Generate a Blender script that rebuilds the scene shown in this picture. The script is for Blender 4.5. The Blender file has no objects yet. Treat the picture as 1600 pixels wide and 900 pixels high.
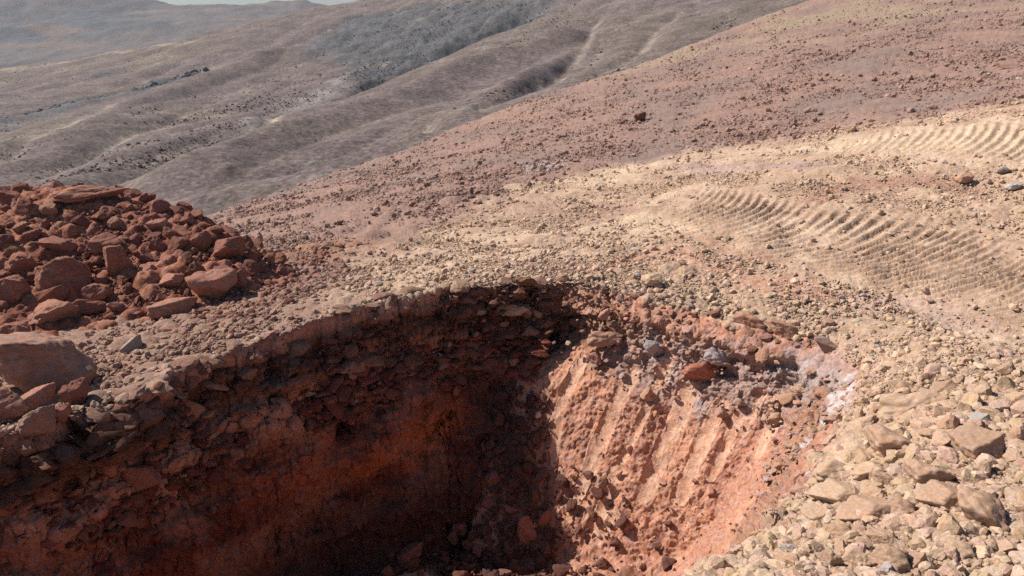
import bpy, math, random
import numpy as np
from mathutils import Vector, Matrix, Euler, kdtree
random.seed(7); RNG = np.random.default_rng(7)
SC = bpy.context.scene
COL = SC.collection

# ------------------------------------------------------------------ camera, sky, sun, exposure
PITCH = math.radians(18.0); FPX = 1209.0; CX, CY = 800.0, 450.0
cam_d = bpy.data.cameras.new('camera'); cam = bpy.data.objects.new('camera', cam_d); COL.objects.link(cam)
cam_d.sensor_width = 36.0; cam_d.lens = 36.0*FPX/1600.0; cam_d.clip_start = 0.05; cam_d.clip_end = 6000
cam.location = (0, 0, 0); cam.rotation_euler = (math.pi/2-PITCH, 0, 0)
SC.camera = cam
SUN_H = np.array([-0.95, 0.31]); SUN_H /= np.linalg.norm(SUN_H); SUN_EL = math.radians(43.5)
sun_vec = Vector((SUN_H[0]*math.cos(SUN_EL), SUN_H[1]*math.cos(SUN_EL), math.sin(SUN_EL)))
world = bpy.data.worlds.new('World'); SC.world = world; world.use_nodes = True
wn = world.node_tree.nodes; wl = world.node_tree.links
bg = wn['Background']; sk = wn.new('ShaderNodeTexSky'); sk.sky_type = 'NISHITA'; sk.sun_disc = False
sk.sun_elevation = SUN_EL; sk.sun_rotation = math.atan2(sun_vec.x, sun_vec.y)
sk.altitude = 600; sk.air_density = 1.0; sk.dust_density = 1.5; sk.ozone_density = 3.0
wl.new(sk.outputs[0], bg.inputs[0]); bg.inputs[1].default_value = 0.065
sd = bpy.data.lights.new('sun', 'SUN'); sd.energy = 5.0; sd.angle = math.radians(0.53); sd.color = (1.0, 0.955, 0.88)
so = bpy.data.objects.new('sun', sd); COL.objects.link(so)
so.rotation_euler = sun_vec.to_track_quat('Z', 'Y').to_euler()
SC.view_settings.view_transform = 'Standard'; SC.view_settings.look = 'None'
SC.view_settings.exposure = 0.34; SC.view_settings.gamma = 1.0; SC.view_settings.use_curve_mapping = False
SC.cycles.use_denoising = False; SC.cycles.denoiser = 'OPENIMAGEDENOISE'; SC.cycles.max_bounces = 4; SC.cycles.diffuse_bounces = 1; SC.cycles.use_adaptive_sampling = True; SC.cycles.adaptive_threshold = 0.015
SC.cycles.volume_bounces = 0; SC.cycles.sample_clamp_direct = 4.0; SC.cycles.sample_clamp_indirect = 1.5

# ------------------------------------------------------------------ maths helpers
def srgb(r, g, b):
    f = lambda c: c/12.92 if c <= 0.04045 else ((c+0.055)/1.055)**2.4
    return np.array([f(r/255.), f(g/255.), f(b/255.)])
def ray(px, py):
    u = (px-CX)/FPX; v = (CY-py)/FPX; c, s = math.cos(PITCH), math.sin(PITCH)
    return np.array([u, c+v*s, -s+v*c])
def at(px, py, Y):
    d = ray(px, py); return d*(Y/d[1])
def smooth(a, b, x):
    t = np.clip((x-a)/(b-a), 0, 1); return t*t*(3-2*t)
class TPS:
    def __init__(s, pts, lam=0.02):
        p = np.asarray(pts, float); s.c = p[:, :2]; n = len(p)
        K = s.k(np.linalg.norm(s.c[:, None]-s.c[None], axis=2)) + lam*np.eye(n)
        P = np.c_[np.ones(n), s.c]; A = np.zeros((n+3, n+3)); A[:n, :n] = K; A[:n, n:] = P; A[n:, :n] = P.T
        s.w = np.linalg.solve(A, np.r_[p[:, 2], 0, 0, 0])
    def k(s, r):
        return r*r*np.log(r+1e-9)
    def __call__(s, x, y):
        x = np.asarray(x, float); sh = x.shape; x = x.ravel(); y = np.asarray(y, float).ravel()
        out = s.w[-3]+s.w[-2]*x+s.w[-1]*y
        for (cx, cy), w in zip(s.c, s.w):
            r2 = (x-cx)**2+(y-cy)**2+1e-12
            out += w*0.5*r2*np.log(r2)
        return out.reshape(sh)
_perm = np.random.default_rng(3).permutation(256).astype(np.int32)
_g = np.random.default_rng(4).normal(size=(256, 3)); _g /= np.linalg.norm(_g, axis=1)[:, None]; _g = _g.astype(np.float32)
def _h(i, j, k):
    return _perm[(_perm[(_perm[i & 255]+j) & 255]+k) & 255]
def perlin(P, s, off=0.0):
    if len(P) > 20000: return np.concatenate([perlin(P[k:k+16384], s, off) for k in range(0, len(P), 16384)])
    p = P*s+off; f0 = np.floor(p); i = f0.astype(np.int32); f = (p-f0).astype(np.float32)
    w = f*f*f*(f*(f*6-15)+10); out = np.zeros(len(P), np.float32)
    for a in (0, 1):
        wx = w[:, 0] if a else 1-w[:, 0]
        for b in (0, 1):
            wy = w[:, 1] if b else 1-w[:, 1]
            for c in (0, 1):
                wz = w[:, 2] if c else 1-w[:, 2]
                g = _g[_h(i[:, 0]+a, i[:, 1]+b, i[:, 2]+c)]
                out += wx*wy*wz*(g[:, 0]*(f[:, 0]-a)+g[:, 1]*(f[:, 1]-b)+g[:, 2]*(f[:, 2]-c))
    return out*1.6
def fbm(P, s, n, off=0.0, gain=0.5):
    if len(P) > 20000: return np.concatenate([fbm(P[k:k+16384], s, n, off, gain) for k in range(0, len(P), 16384)])
    o = np.zeros(len(P)); a = 1.0
    for k in range(n):
        o += a*perlin(P, s*2.03**k, off+17.3*k); a *= gain
    return o
def clods(P, size, dens=0.6, off=0.0):
    """bumps like half-buried lumps: for each cell of a 3-D lattice a lump of random radius; returns height in units of `size`"""
    if len(P) > 20000: return np.concatenate([clods(P[k:k+16384], size, dens, off) for k in range(0, len(P), 16384)])
    p = P/size+off; i0 = np.floor(p).astype(np.int32); f = (p-i0).astype(np.float32); best = np.zeros(len(P), np.float32); PF = (_perm/255.).astype(np.float32)
    for a in (-1, 0, 1):
        for b in (-1, 0, 1):
            for c in (-1, 0, 1):
                h = _h(i0[:, 0]+a, i0[:, 1]+b, i0[:, 2]+c)
                jx = PF[h]; jy = PF[(h+71) & 255]; jz = PF[(h+139) & 255]
                rr = PF[(h+203) & 255]
                R = np.where(rr < dens, np.float32(0.35)+np.float32(0.55)*(rr*np.float32(1/dens))**2, np.float32(0))
                dx = f[:, 0]-a-jx; dy = f[:, 1]-b-jy; dz = f[:, 2]-c-jz
                q = R*R-(dx*dx+dy*dy+dz*dz)
                best = np.maximum(best, np.where(q > 0, np.sqrt(np.maximum(q, 0)), 0))
    return best
def seg_dist(x, y, poly, closed=False):
    poly = np.asarray(poly, float); n = len(poly); best = np.full(x.shape, 1e9)
    for i in range(n if closed else n-1):
        a = poly[i]; b = poly[(i+1) % n]; d = b-a; L = d@d
        t = np.clip(((x-a[0])*d[0]+(y-a[1])*d[1])/L, 0, 1)
        best = np.minimum(best, (x-a[0]-t*d[0])**2+(y-a[1]-t*d[1])**2)
    return np.sqrt(best)
def inside(x, y, poly):
    poly = np.asarray(poly, float); r = np.zeros(x.shape, bool); n = len(poly)
    for i in range(n):
        a = poly[i]; b = poly[(i+1) % n]
        c = (a[1] > y) != (b[1] > y)
        xs = (b[0]-a[0])*(y-a[1])/(b[1]-a[1]+1e-12)+a[0]
        r ^= c & (x < xs)
    return r
def sdist(x, y, poly):
    d = seg_dist(x, y, poly, True); return np.where(inside(x, y, poly), d, -d)

# ------------------------------------------------------------------ land form (camera stands at the origin)
G = [at(*q) for q in [(830,440,7.9),(560,480,7.2),(400,540,6.4),(130,620,5.55),(1280,525,6.5),(1450,560,5.6),
     (1000,330,11.5),(1400,420,7.7),(1600,420,7.07),(1600,560,4.9),(1600,750,3.2),(1600,890,2.5),
     (1600,200,11),(1600,290,9.5),(1300,215,14),(1000,265,14.5),(850,290,14),(600,340,12.5),(480,380,11),
     (1600,0,30),(1250,5,42),(1000,100,36),(840,150,32),(640,230,26),(450,295,22),(300,345,19),(1600,100,17),(1300,100,22),
     (440,440,8.7),(20,610,5.75),(1150,370,9.3),(700,400,9.6),(1200,300,10.8)]]
G += [(-4.46,7.15,-2.8),(0,0,-1.8),(-3,0,-1.95),(3,0,-1.75),(0,-5,-1.6),(-8,4,-3.1),(-10,8,-3.3),(8,4,-1.3),(10,8,-.6),(-8,0,-2.8),
      (8,-2,-1.),(1.5,3.1,-2.3),(2.1,3.7,-2.25),(2.65,4.6,-2.3),(-2,2.,-2.0),(-10,16,-4.3),(0.7,2.3,-2.1),(-14,12,-4.2)]
tG = TPS(G)
A = (0.68, 8.0)
RIM_L = [(-6.4,3.1),(-4.5,4.1),(-3.75,4.65),(-3.3,5.0),(-3.02,5.4),(-2.78,5.95),(-2.3,6.45),(-1.5,7.2),(-0.5,7.8),A]
RIM_R = [A,(1.3,7.6),(2.1,7.05),(2.8,6.45),(2.85,5.6),(2.5,5.0)]
RIM_N = [(2.5,5.0),(2.08,4.3),(1.58,3.6),(1.1,3.0),(0.45,2.35),(-0.8,1.9),(-3,1.75),(-5.5,2.2),(-6.4,3.1)]
RIM = RIM_L[:-1]+RIM_R[:-1]+RIM_N[:-1]
ridge_px = [(-400,470,14),(100,400,16),(300,345,19),(450,295,22),(640,230,26),(840,150,32),(1000,100,36),(1250,5,42),(1400,-50,46),(1800,-120,52),(2600,-160,60)]
_rid = np.array([(math.atan2(at(*q)[0], at(*q)[1]), math.hypot(*at(*q)[:2])) for q in ridge_px])
def base_h(x, y):
    z = tG(x, y); r = np.hypot(x, y); az = np.arctan2(x, y)
    rr = np.interp(az, _rid[:, 0], _rid[:, 1]); ov = np.maximum(r-rr, 0)
    zr = np.where(ov > 0, tG(np.sin(az)*np.minimum(r, rr), np.cos(az)*np.minimum(r, rr)), z)
    z = np.where(ov > 0, zr-0.27*ov, z)
    z = np.where(np.abs(az) > 1.6, np.clip(z, -3.2, 0.5), z)
    # ridge of spoil beside the pit, nearest the viewer on the right
    d = seg_dist(x, y, [(1.05,2.4),(1.75,3.05),(2.4,3.95),(2.95,4.8),(3.3,5.4)])
    z = z+0.16*np.exp(-(d/0.45)**2)
    return z
def ground_h(x, y):
    x = np.asarray(x, float); y = np.asarray(y, float)
    z = base_h(x, y)
    near = (np.abs(x) < 8) & (y > 1) & (y < 9.5)
    if near.any():
        xn, yn = x[near], y[near]; P = np.c_[xn, yn, np.zeros(len(xn))]
        am = .25+.75*smooth(.45, .02, sdist(xn, yn, RIM))
        wx = xn+am*(0.10*perlin(P, 1.7)+0.075*fbm(P, 3.6, 4, 9, .65)); wy = yn+am*(0.10*perlin(P, 1.7, 40)+0.075*fbm(P, 3.6, 4, 60, .65))
        ins = inside(wx, wy, RIM)
        dl = seg_dist(wx, wy, RIM_L); dr = seg_dist(wx, wy, RIM_R); dn = seg_dist(wx, wy, RIM_N)
        drop_l = 0.34*smooth(0, .10, dl)+2.35*dl-0.10*np.exp(-((dl-.22)/.1)**2)
        drop_r = 0.55*dr+1.15*np.maximum(dr-0.28, 0)
        drop_n = 0.7*dn+1.0*np.maximum(dn-.3, 0)
        k = 0.05
        drop = -k*np.log(np.exp(-drop_l/k)+np.exp(-drop_r/k)+np.exp(-drop_n/k)+1e-30)
        drop = np.maximum(drop, 0)
        fl = -4.9+0.12*perlin(P, 0.9, 5)+0.3*smooth(6.35, 5.75, yn)*smooth(-2.6, -1.2, xn)+0.25*smooth(6.2, 6.9, yn)*smooth(-.6, .3, xn)
        zi = z[near]-drop
        kk = 0.12; d = zi-fl
        zi = np.where(d < -1.2, fl, np.where(d > 1.2, zi, fl+kk*np.log1p(np.exp(np.clip(d/kk, -20, 20)))))
        z[near] = np.where(ins, np.minimum(zi, z[near]), z[near])
    return z
HEAP = [at(*q) for q in [(-250,330,9.6),(0,308,9.5),(140,306,9.5),(180,312,9.6),(250,327,9.5),(290,352,9.3),(370,378,9.2),(400,402,9.0),
        (415,433,8.6),(300,492,7.6),(100,530,7.15),(0,545,6.9),(-150,545,6.7),(200,420,8.4),(60,430,8.2),(120,360,8.9),(380,452,8.2),(-150,430,8.1)]]
HEAP += [(-12,9,-3.6),(-2.0,8.9,-3.1),(-2.6,9.9,-3.3),(-4,11.5,-3.6),(-6,12.3,-3.8),(-9,12.3,-3.8),(-3.0,7.0,-3.1),(-6.5,5.8,-3.2),(-9,6,-3.3)]
tH = TPS(HEAP)
def heap_h(x, y): return tH(x, y)
def surf_h(x, y):
    g = ground_h(x, y); x = np.asarray(x); y = np.asarray(y)
    m = (x > -11) & (x < -2.0) & (y > 6.2) & (y < 12.2)
    return np.where(m, np.maximum(g, heap_h(x, y)), g)
_T = np.geomspace(1.5, 75, 700)
def hit(px, py, H=surf_h, T=_T):
    d = ray(px, py); d = d/d[1]
    f = d[2]*T-H(d[0]*T, T.copy()); n = np.where(f < 0)[0]
    if len(n) == 0: return None
    i = n[0]
    if i == 0: return d*T[0]
    a, b = T[i-1], T[i]; t = a+(b-a)*f[i-1]/(f[i-1]-f[i]); return np.array([d[0]*t, t, float(H(np.array([d[0]*t]), np.array([t]))[0])])
def hits(pts, H=surf_h, T=_T):
    return [q for q in (hit(px, py, H, T) for px, py in pts) if q is not None]

# ------------------------------------------------------------------ materials
def earth_mat(name, bump=1.0, scale=1.0, source='GEOMETRY', vary=0.35, dist=0.006, coarse=5.0):
    m = bpy.data.materials.new(name); m.use_nodes = True; nt = m.node_tree; N = nt.nodes; L = nt.links
    b = N['Principled BSDF']; b.inputs['Roughness'].default_value = 0.96; b.inputs['Specular IOR Level'].default_value = 0.12
    at_ = N.new('ShaderNodeAttribute'); at_.attribute_name = 'col'; at_.attribute_type = source
    tc = N.new('ShaderNodeTexCoord')
    def noise(s, det, rough=0.6):
        n = N.new('ShaderNodeTexNoise'); n.inputs['Scale'].default_value = s*scale; n.inputs['Detail'].default_value = det
        n.inputs['Roughness'].default_value = rough; L.new(tc.outputs['Object'], n.inputs['Vector']); return n
    n1 = noise(2.3, 6); n2 = noise(28, 5, 0.7)
    vo = N.new('ShaderNodeTexVoronoi'); vo.inputs['Scale'].default_value = 34*scale; L.new(tc.outputs['Object'], vo.inputs['Vector'])
    def rng(sock, lo, hi, a=0.25, c=0.75):
        r = N.new('ShaderNodeMapRange'); r.inputs[1].default_value = a; r.inputs[2].default_value = c
        r.inputs[3].default_value = lo; r.inputs[4].default_value = hi; L.new(sock, r.inputs[0]); return r.outputs[0]
    def mul(a, c):
        q = N.new('ShaderNodeMath'); q.operation = 'MULTIPLY'; L.new(a, q.inputs[0]); L.new(c, q.inputs[1]); return q.outputs[0]
    sep = N.new('ShaderNodeSeparateColor'); L.new(vo.outputs['Color'], sep.inputs[0])
    f = mul(mul(rng(n1.outputs[0], 1-vary*.5, 1+vary*.5), rng(n2.outputs[0], 1-vary*.6, 1+vary*.6)), rng(sep.outputs[0], 1-vary*.4, 1+vary*.4, 0, 1))
    sc_ = N.new('ShaderNodeVectorMath'); sc_.operation = 'SCALE'; L.new(at_.outputs['Color'], sc_.inputs[0]); L.new(f, sc_.inputs['Scale'])
    # slight hue wander between ochre and mauve grains
    hs = N.new('ShaderNodeHueSaturation'); L.new(sc_.outputs[0], hs.inputs['Color'])
    L.new(rng(sep.outputs[1], 0.494, 0.506, 0, 1), hs.inputs['Hue']); L.new(rng(sep.outputs[2], 0.82, 1.12, 0, 1), hs.inputs['Saturation'])
    L.new(hs.outputs[0], b.inputs['Base Color'])
    nb = noise(55, 8, 0.72)
    bp = N.new('ShaderNodeBump'); bp.inputs['Strength'].default_value = bump; bp.inputs['Distance'].default_value = dist
    nc = noise(13, 6, 0.75); b2 = N.new('ShaderNodeBump'); b2.inputs['Strength'].default_value = bump; b2.inputs['Distance'].default_value = dist*coarse
    L.new(nc.outputs[0], b2.inputs['Height']); L.new(b2.outputs[0], bp.inputs['Normal'])
    L.new(nb.outputs[0], bp.inputs['Height']); L.new(bp.outputs[0], b.inputs['Normal'])
    return m
M_GROUND = earth_mat('bare_earth', 0.8)
M_HEAP = earth_mat('red_earth', 0.8)
M_ROCK = earth_mat('rock', 0.8, 0.22, 'INSTANCER', 0.25, 0.002, 2.0)
M_HILL = earth_mat('far_hillside', 0.9, 0.10, 'GEOMETRY', 0.75, 0.06, 1.5)
M_FAR = earth_mat('distant_hills', 0.7, 0.025, 'GEOMETRY', 0.25, 0.15)

# ------------------------------------------------------------------ mesh helpers
def grid_mesh(name, V, rows, cols, mat, col=None, smooth_shade=True):
    me = bpy.data.meshes.new(name); n = rows*cols
    idx = np.arange(n).reshape(rows, cols)
    q = np.stack([idx[:-1, :-1], idx[:-1, 1:], idx[1:, 1:], idx[1:, :-1]], -1).reshape(-1, 4)
    me.vertices.add(n); me.vertices.foreach_set('co', V.astype(np.float32).ravel())
    me.loops.add(q.size); me.loops.foreach_set('vertex_index', q.ravel().astype(np.int32))
    me.polygons.add(len(q)); me.polygons.foreach_set('loop_start', np.arange(0, q.size, 4, dtype=np.int32))
    me.polygons.foreach_set('use_smooth', np.full(len(q), smooth_shade, bool))
    me.update(calc_edges=True)
    if col is not None:
        a = me.attributes.new('col', 'FLOAT_COLOR', 'POINT')
        a.data.foreach_set('color', np.c_[np.clip(col, 0.004, 0.9), np.ones(n)].astype(np.float32).ravel())
    me.materials.append(mat); ob = bpy.data.objects.new(name, me); COL.objects.link(ob); return ob
def grid_normals(V, rows, cols):
    G3 = V.reshape(rows, cols, 3); du = np.gradient(G3, axis=1); dv = np.gradient(G3, axis=0)
    n = np.cross(du, dv).reshape(-1, 3); n /= np.linalg.norm(n, axis=1)[:, None]+1e-12
    return n
def polar(H, az, r0, r1, rows, fine=1500, graz=0.12, boost=None):
    """sheet around the viewer's feet; rows are spaced along every radial profile so that steep walls get as many rows as flat ground"""
    R = np.geomspace(r0, r1, fine)
    X = np.sin(az)[None, :]*R[:, None]; Y = np.cos(az)[None, :]*R[:, None]
    Z = H(X.ravel(), Y.ravel()).reshape(X.shape)
    el = np.arctan2(Z, R[:, None]); D = np.hypot(Z, R[:, None])
    dz = np.diff(Z, axis=0); dr = np.diff(R)[:, None]
    w = np.abs(np.diff(el, axis=0))+graz*np.hypot(dz, dr)/D[1:]
    if boost: w = w*(1+boost[2]*((R[1:] > boost[0]) & (R[1:] < boost[1]))[:, None]*smooth(-.05, .15, az)[None, :])
    # soften the spacing sideways so that neighbouring profiles stay in step
    k = 9; pad = np.pad(w, ((0, 0), (k, k)), 'edge'); cs = np.cumsum(np.pad(pad, ((0, 0), (1, 0))), axis=1)
    w = 0.5*w+0.5*(cs[:, 2*k+1:]-cs[:, :-(2*k+1)])/(2*k+1)
    S = np.vstack([np.zeros((1, len(az))), np.cumsum(w, axis=0)]); S /= S[-1]
    t = np.linspace(0, 1, rows); rr = np.empty((rows, len(az))); zz = np.empty_like(rr)
    for j in range(len(az)):
        rr[:, j] = np.interp(t, S[:, j], R); zz[:, j] = np.interp(rr[:, j], R, Z[:, j])
    V = np.stack([np.sin(az)[None]*rr, np.cos(az)[None]*rr, zz], -1)
    return V.reshape(-1, 3)

# ------------------------------------------------------------------ soil colours (albedo)
TAN = np.array([.48, .315, .212]); TAN2 = np.array([.54, .37, .258]); PINK = np.array([.305, .185, .145]); BROWN = np.array([.30, .185, .135])
RED = np.array([.47, .225, .15]); ORANGE = np.array([.54, .27, .172]); DRED = np.array([.15, .040, .025]); MAUVE = np.array([.40, .27, .235])
GREY = np.array([.42, .35, .325]); WHITE = np.array([.54, .46, .44]); CRUST = np.array([.135, .060, .039]); HEAPC = np.array([.30, .118, .075])
def mix(c, t, m): return c*(1-m[:, None])+t*m[:, None]

# ------------------------------------------------------------------ ground sheet with the pit
az = np.r_[np.radians(np.linspace(-180, -44, 28)), np.radians(np.linspace(-42.5, 42.5, 1180)), np.radians(np.linspace(44, 180, 28))]
ROWS = 880
V = polar(ground_h, az, 0.5, 70, ROWS, 1500, .035, (6.0, 15.0, 1.3)); CN = len(az)
Nn = grid_normals(V, ROWS, CN); Nn *= np.sign(Nn[:, 2:3]+1e-6) if False else 1
if Nn[:, 2].mean() < 0: Nn = -Nn
x, y, z = V.T; P = V.copy(); dist = np.linalg.norm(V, axis=1)
wob = np.c_[x+0.35*perlin(P, .8, 3)+.15*perlin(P, 3.1, 8), y+0.6*perlin(P, .8, 33)+.2*perlin(P, 3.1, 38)]
dpit = np.where((np.abs(x) < 8) & (y > 1) & (y < 9.5), sdist(x, y, RIM), -5)
depth = base_h(x, y)-z                                   # metres below the undisturbed surface
wall = smooth(0.03, 0.25, depth)
# which wall: weights by nearness to the left / right rim lines
dl = seg_dist(x, y, RIM_L); dr = seg_dist(x, y, RIM_R)
nx_ = Nn[:, 0].reshape(ROWS, CN); kq = 7
for ax in (0, 1):
    c_ = np.cumsum(np.pad(nx_, [(kq+1, kq) if ax == a_ else (0, 0) for a_ in (0, 1)], 'edge'), axis=ax); nx_ = (np.take(c_, range(2*kq+1, c_.shape[ax]), ax)-np.take(c_, range(0, c_.shape[ax]-2*kq-1), ax))/(2*kq+1)
nx_ = nx_.ravel(); right = smooth(.12, -.16, nx_)*wall; left = wall-right
def wpoly(pts, H=base_h): return np.array(hits(pts, H))[:, :2]
tan_poly = np.vstack([wpoly([(600,475),(560,440),(590,410),(640,385),(720,345),(850,288),(960,265),(1100,240),(1300,210),(1500,180),(1620,155)]),
                      [(14,10.5),(14,-4),(-1,-4),(-1.5,3)], [(-.5,7.7),(-1.0,7.5)]])
tan = smooth(-0.9, 0.6, sdist(wob[:, 0], wob[:, 1], tan_poly))
col = np.tile(PINK, (len(V), 1))
n_fine = fbm(P, 7, 3, 62); n_lo = fbm(P, .35, 4, 2); n_mid = fbm(P, 1.6, 4, 12)
col = mix(col, PINK*np.array([.82,.92,.98]), smooth(-.1, .6, n_lo))
col = mix(col, np.array([.33,.26,.17]), .6*smooth(25, 38, np.hypot(x, y))*smooth(.1, -.3, n_lo))
# ground round the red heap
strip = smooth(1.6, .2, seg_dist(x, y, wpoly([(0,590),(130,570),(260,520),(420,455),(500,400)])))
col = mix(col, np.array([.32,.19,.135]), strip)
redspill = smooth(.9, .1, seg_dist(wob[:, 0], wob[:, 1], wpoly([(420,430),(480,395),(540,385)])))
col = mix(col, np.array([.36,.17,.105]), redspill*.8)
col = mix(col, TAN, tan*(0.82+.18*smooth(-.3, .3, n_mid)))
col = mix(col, TAN2, tan*smooth(.05, .5, n_mid+.5*n_lo))
for pts, w, c, a in [([(1080,265),(1180,262),(1290,255)], .5, MAUVE, .8), ([(830,340),(900,330),(960,340)], .6, BROWN*1.25, .75),
                     ([(1290,300),(1370,295),(1470,285)], .5, np.array([.38,.2,.14]), .75), ([(930,410),(1040,410),(1170,425),(1300,470)], .45, RED*1.12, .55),
                     ([(1010,360),(1090,385),(1180,400)], .3, np.array([.42,.24,.155]), .6), ([(840,262),(850,258)], .6, GREY, .8),
                     ([(620,345),(760,335),(870,318)], .5, BROWN*1.35, .5), ([(1500,500),(1400,480),(1300,470)], .4, MAUVE*1.2, .4)]:
    d = seg_dist(wob[:, 0], wob[:, 1], wpoly(pts)); col = mix(col, c, a*smooth(w, w*.25, d))
# bright graded strips
for pts, w in [([(820,292),(900,285),(960,272),(1010,262)], .6), ([(700,385),(830,370),(960,355),(1040,360)], .5), ([(1300,225),(1450,215),(1600,215)], .9), ([(640,430),(720,420),(820,400)], .5)]:
    d = seg_dist(wob[:, 0], wob[:, 1], wpoly(pts)); col = mix(col, np.array([.60,.43,.29]), .7*smooth(w, w*.2, d))
# pit walls
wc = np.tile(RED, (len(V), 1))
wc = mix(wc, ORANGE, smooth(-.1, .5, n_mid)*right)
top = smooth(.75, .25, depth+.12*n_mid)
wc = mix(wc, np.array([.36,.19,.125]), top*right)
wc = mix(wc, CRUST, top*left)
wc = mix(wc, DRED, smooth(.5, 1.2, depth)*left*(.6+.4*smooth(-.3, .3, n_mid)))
def wall_blob(pts, w, c, a):
    global wc
    Q = np.array(hits(pts, ground_h)); d = np.full(len(V), 1e9)
    for q0, q1 in zip(Q[:-1], Q[1:]):
        e = q1-q0; t = np.clip(((V-q0)@e)/(e@e), 0, 1); d = np.minimum(d, np.linalg.norm(V-q0-t[:, None]*e, axis=1))
    d = d+.12*n_mid+.22*w*n_fine+.05*n_fine; wc = mix(wc, c, a*smooth(w, w*.3, d))
wall_blob([(1000,560),(1120,585),(1240,590),(1310,570)], .45, MAUVE, .75)
wall_blob([(1215,570),(1300,590),(1320,640)], .2, GREY, .6)
wall_blob([(1325,595),(1310,640),(1255,690)], .08, WHITE, .8)
wall_blob([(1010,520),(1030,560),(1090,640)], .12, WHITE*.8, .5)
wall_blob([(560,730),(640,700),(720,650)], .28, np.array([.40,.12,.05]), .8)
wall_blob([(400,760),(480,740),(560,690)], .3, np.array([.33,.095,.05]), .7)
wall_blob([(870,600),(960,610)], .2, ORANGE*1.1, .5)
wc = mix(wc, np.array([.085,.040,.030]), smooth(1.5, 2.0, depth)*(1-right))  # dark dug soil low in the pit, made darker to deepen its shade
wall_blob([(770,600),(775,690),(790,760),(810,840)], .42, np.array([.10,.050,.040]), .85)   # dark rubble of the pit corner, with its shade deepened in the colour
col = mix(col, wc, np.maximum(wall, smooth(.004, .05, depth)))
# bucket-tooth grooves on the sunlit wall: smooth scraped channels
GROOVES = [((905,565),(868,645),.08),((985,580),(905,770),.085),((872,655),(862,725),.06),((1075,610),(1005,775),.10),((1122,635),(1060,780),.085),((930,690),(890,810),.06),
           ((1208,630),(1185,705),.09),((1155,650),(1110,745),.07),((965,735),(925,830),.075),((1040,560),(1020,615),.07),((960,800),(935,845),.05),((1190,615),(1160,680),.05),((1010,640),(960,740),.05)]
groove = np.zeros(len(V)); gdepth = np.zeros(len(V))
for a, b, w in GROOVES:
    q = hits([a, b], ground_h); e = q[1]-q[0]; t = ((V-q[0])@e)/(e@e); tc = np.clip(t, 0, 1)
    d = np.linalg.norm(V-q[0]-tc[:, None]*e, axis=1); ww = 1.2*w*(1-.25*tc)+.015*n_mid
    m = smooth(ww, ww*.72, d); m = m*smooth(.2, .6, right); groove = np.maximum(groove, m)
    gdepth = np.maximum(gdepth, smooth(.2, .6, right)*np.sqrt(np.clip(1-(d/np.maximum(ww, .01))**2, 0, 1))*w*.55)
col = mix(col, np.array([.63,.36,.24]), groove*.85)
# track marks of a crawler machine, pressed across the graded soil
TR1 = [((1075,285),(1030,300),(985,325)),((1120,290),(1075,315),(1010,345)),((1180,300),(1130,330),(1050,358)),((1250,310),(1190,345),(1090,378)),((1340,322),(1260,365),(1130,397)),
       ((1470,338),(1360,385),(1230,415)),((1560,352),(1440,400),(1300,435)),((1620,385),(1510,425),(1380,458)),((1660,420),(1560,455),(1430,488)),((1690,470),(1600,490),(1480,515)),((1730,525),(1650,540),(1545,555))]
TR2 = [((1310,212),(1275,238),(1250,250)),((1370,203),(1335,225),(1310,242)),((1450,195),(1415,220),(1375,242)),((1530,190),(1500,215),(1450,245)),((1620,190),(1580,225),(1540,255)),((1700,195),(1650,230),(1620,260))]
def tracks(keys, per, amp, V):
    K = np.array([[hit(px, py, base_h) for px, py in (k[0], (k[1][0]+12, k[1][1]+7), k[2])] for k in keys]); n = len(K)
    kk = np.linspace(0, n-1, (n-1)*per*8+1); tt = np.linspace(0, 1, 240); pts = []; ks = []; ts = []
    C = [[np.interp(kk, range(n), K[:, j, c]) for c in range(2)] for j in range(3)]
    kd_pts = []
    for t in tt:
        b = ((1-t)*(1-2*t), 4*t*(1-t), t*(2*t-1))
        X = sum(b[j]*C[j][0] for j in range(3)); Y = sum(b[j]*C[j][1] for j in range(3))
        kd_pts.append(np.c_[X, Y]); ks.append(kk); ts.append(np.full(len(kk), t))
    kp = np.vstack(kd_pts); ks = np.concatenate(ks); ts = np.concatenate(ts)
    lo, hi = kp.min(0)-.15, kp.max(0)+.15
    sel = np.where((V[:, 0] > lo[0]) & (V[:, 0] < hi[0]) & (V[:, 1] > lo[1]) & (V[:, 1] < hi[1]))[0]
    tree = kdtree.KDTree(len(kp))
    for i, q in enumerate(kp): tree.insert((q[0], q[1], 0), i)
    tree.balance(); out = np.zeros(len(V)); cov = np.zeros(len(V))
    for i in sel:
        _, j, d = tree.find((V[i, 0], V[i, 1], 0))
        if d < .12:
            t = ts[j]; k = ks[j]*per; f = k-math.floor(k)
            win = min(1, t/.22)*min(1, (1-t)/.22)*min(1, ks[j]/1.2)*min(1, (n-1-ks[j])/1.0)
            g_ = f**1.35; out[i] = (.5-.5*math.cos(6.2832*g_)-.45)*win*amp; cov[i] = win
    return out, cov
t1, c1 = tracks(TR1, 5, .042, V); t2, c2 = tracks(TR2, 5, .034, V)
trk = t1+t2; cov = np.maximum(c1, c2); trk *= np.clip(.85+.9*fbm(P, 1.3, 3, 77), .1, 1.3)
print('row step on tracks', np.median(np.linalg.norm(np.gradient(V.reshape(ROWS, CN, 3), axis=0), axis=2).ravel()[c1 > 0]))
# relief
def part(fn, m):
    o = np.zeros(len(P)); i_ = np.where(m)[0]; o[i_] = fn(P[i_]); return o
front = (np.abs(np.arctan2(x, y)) < .76) & (np.hypot(x, y) < 56)
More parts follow.
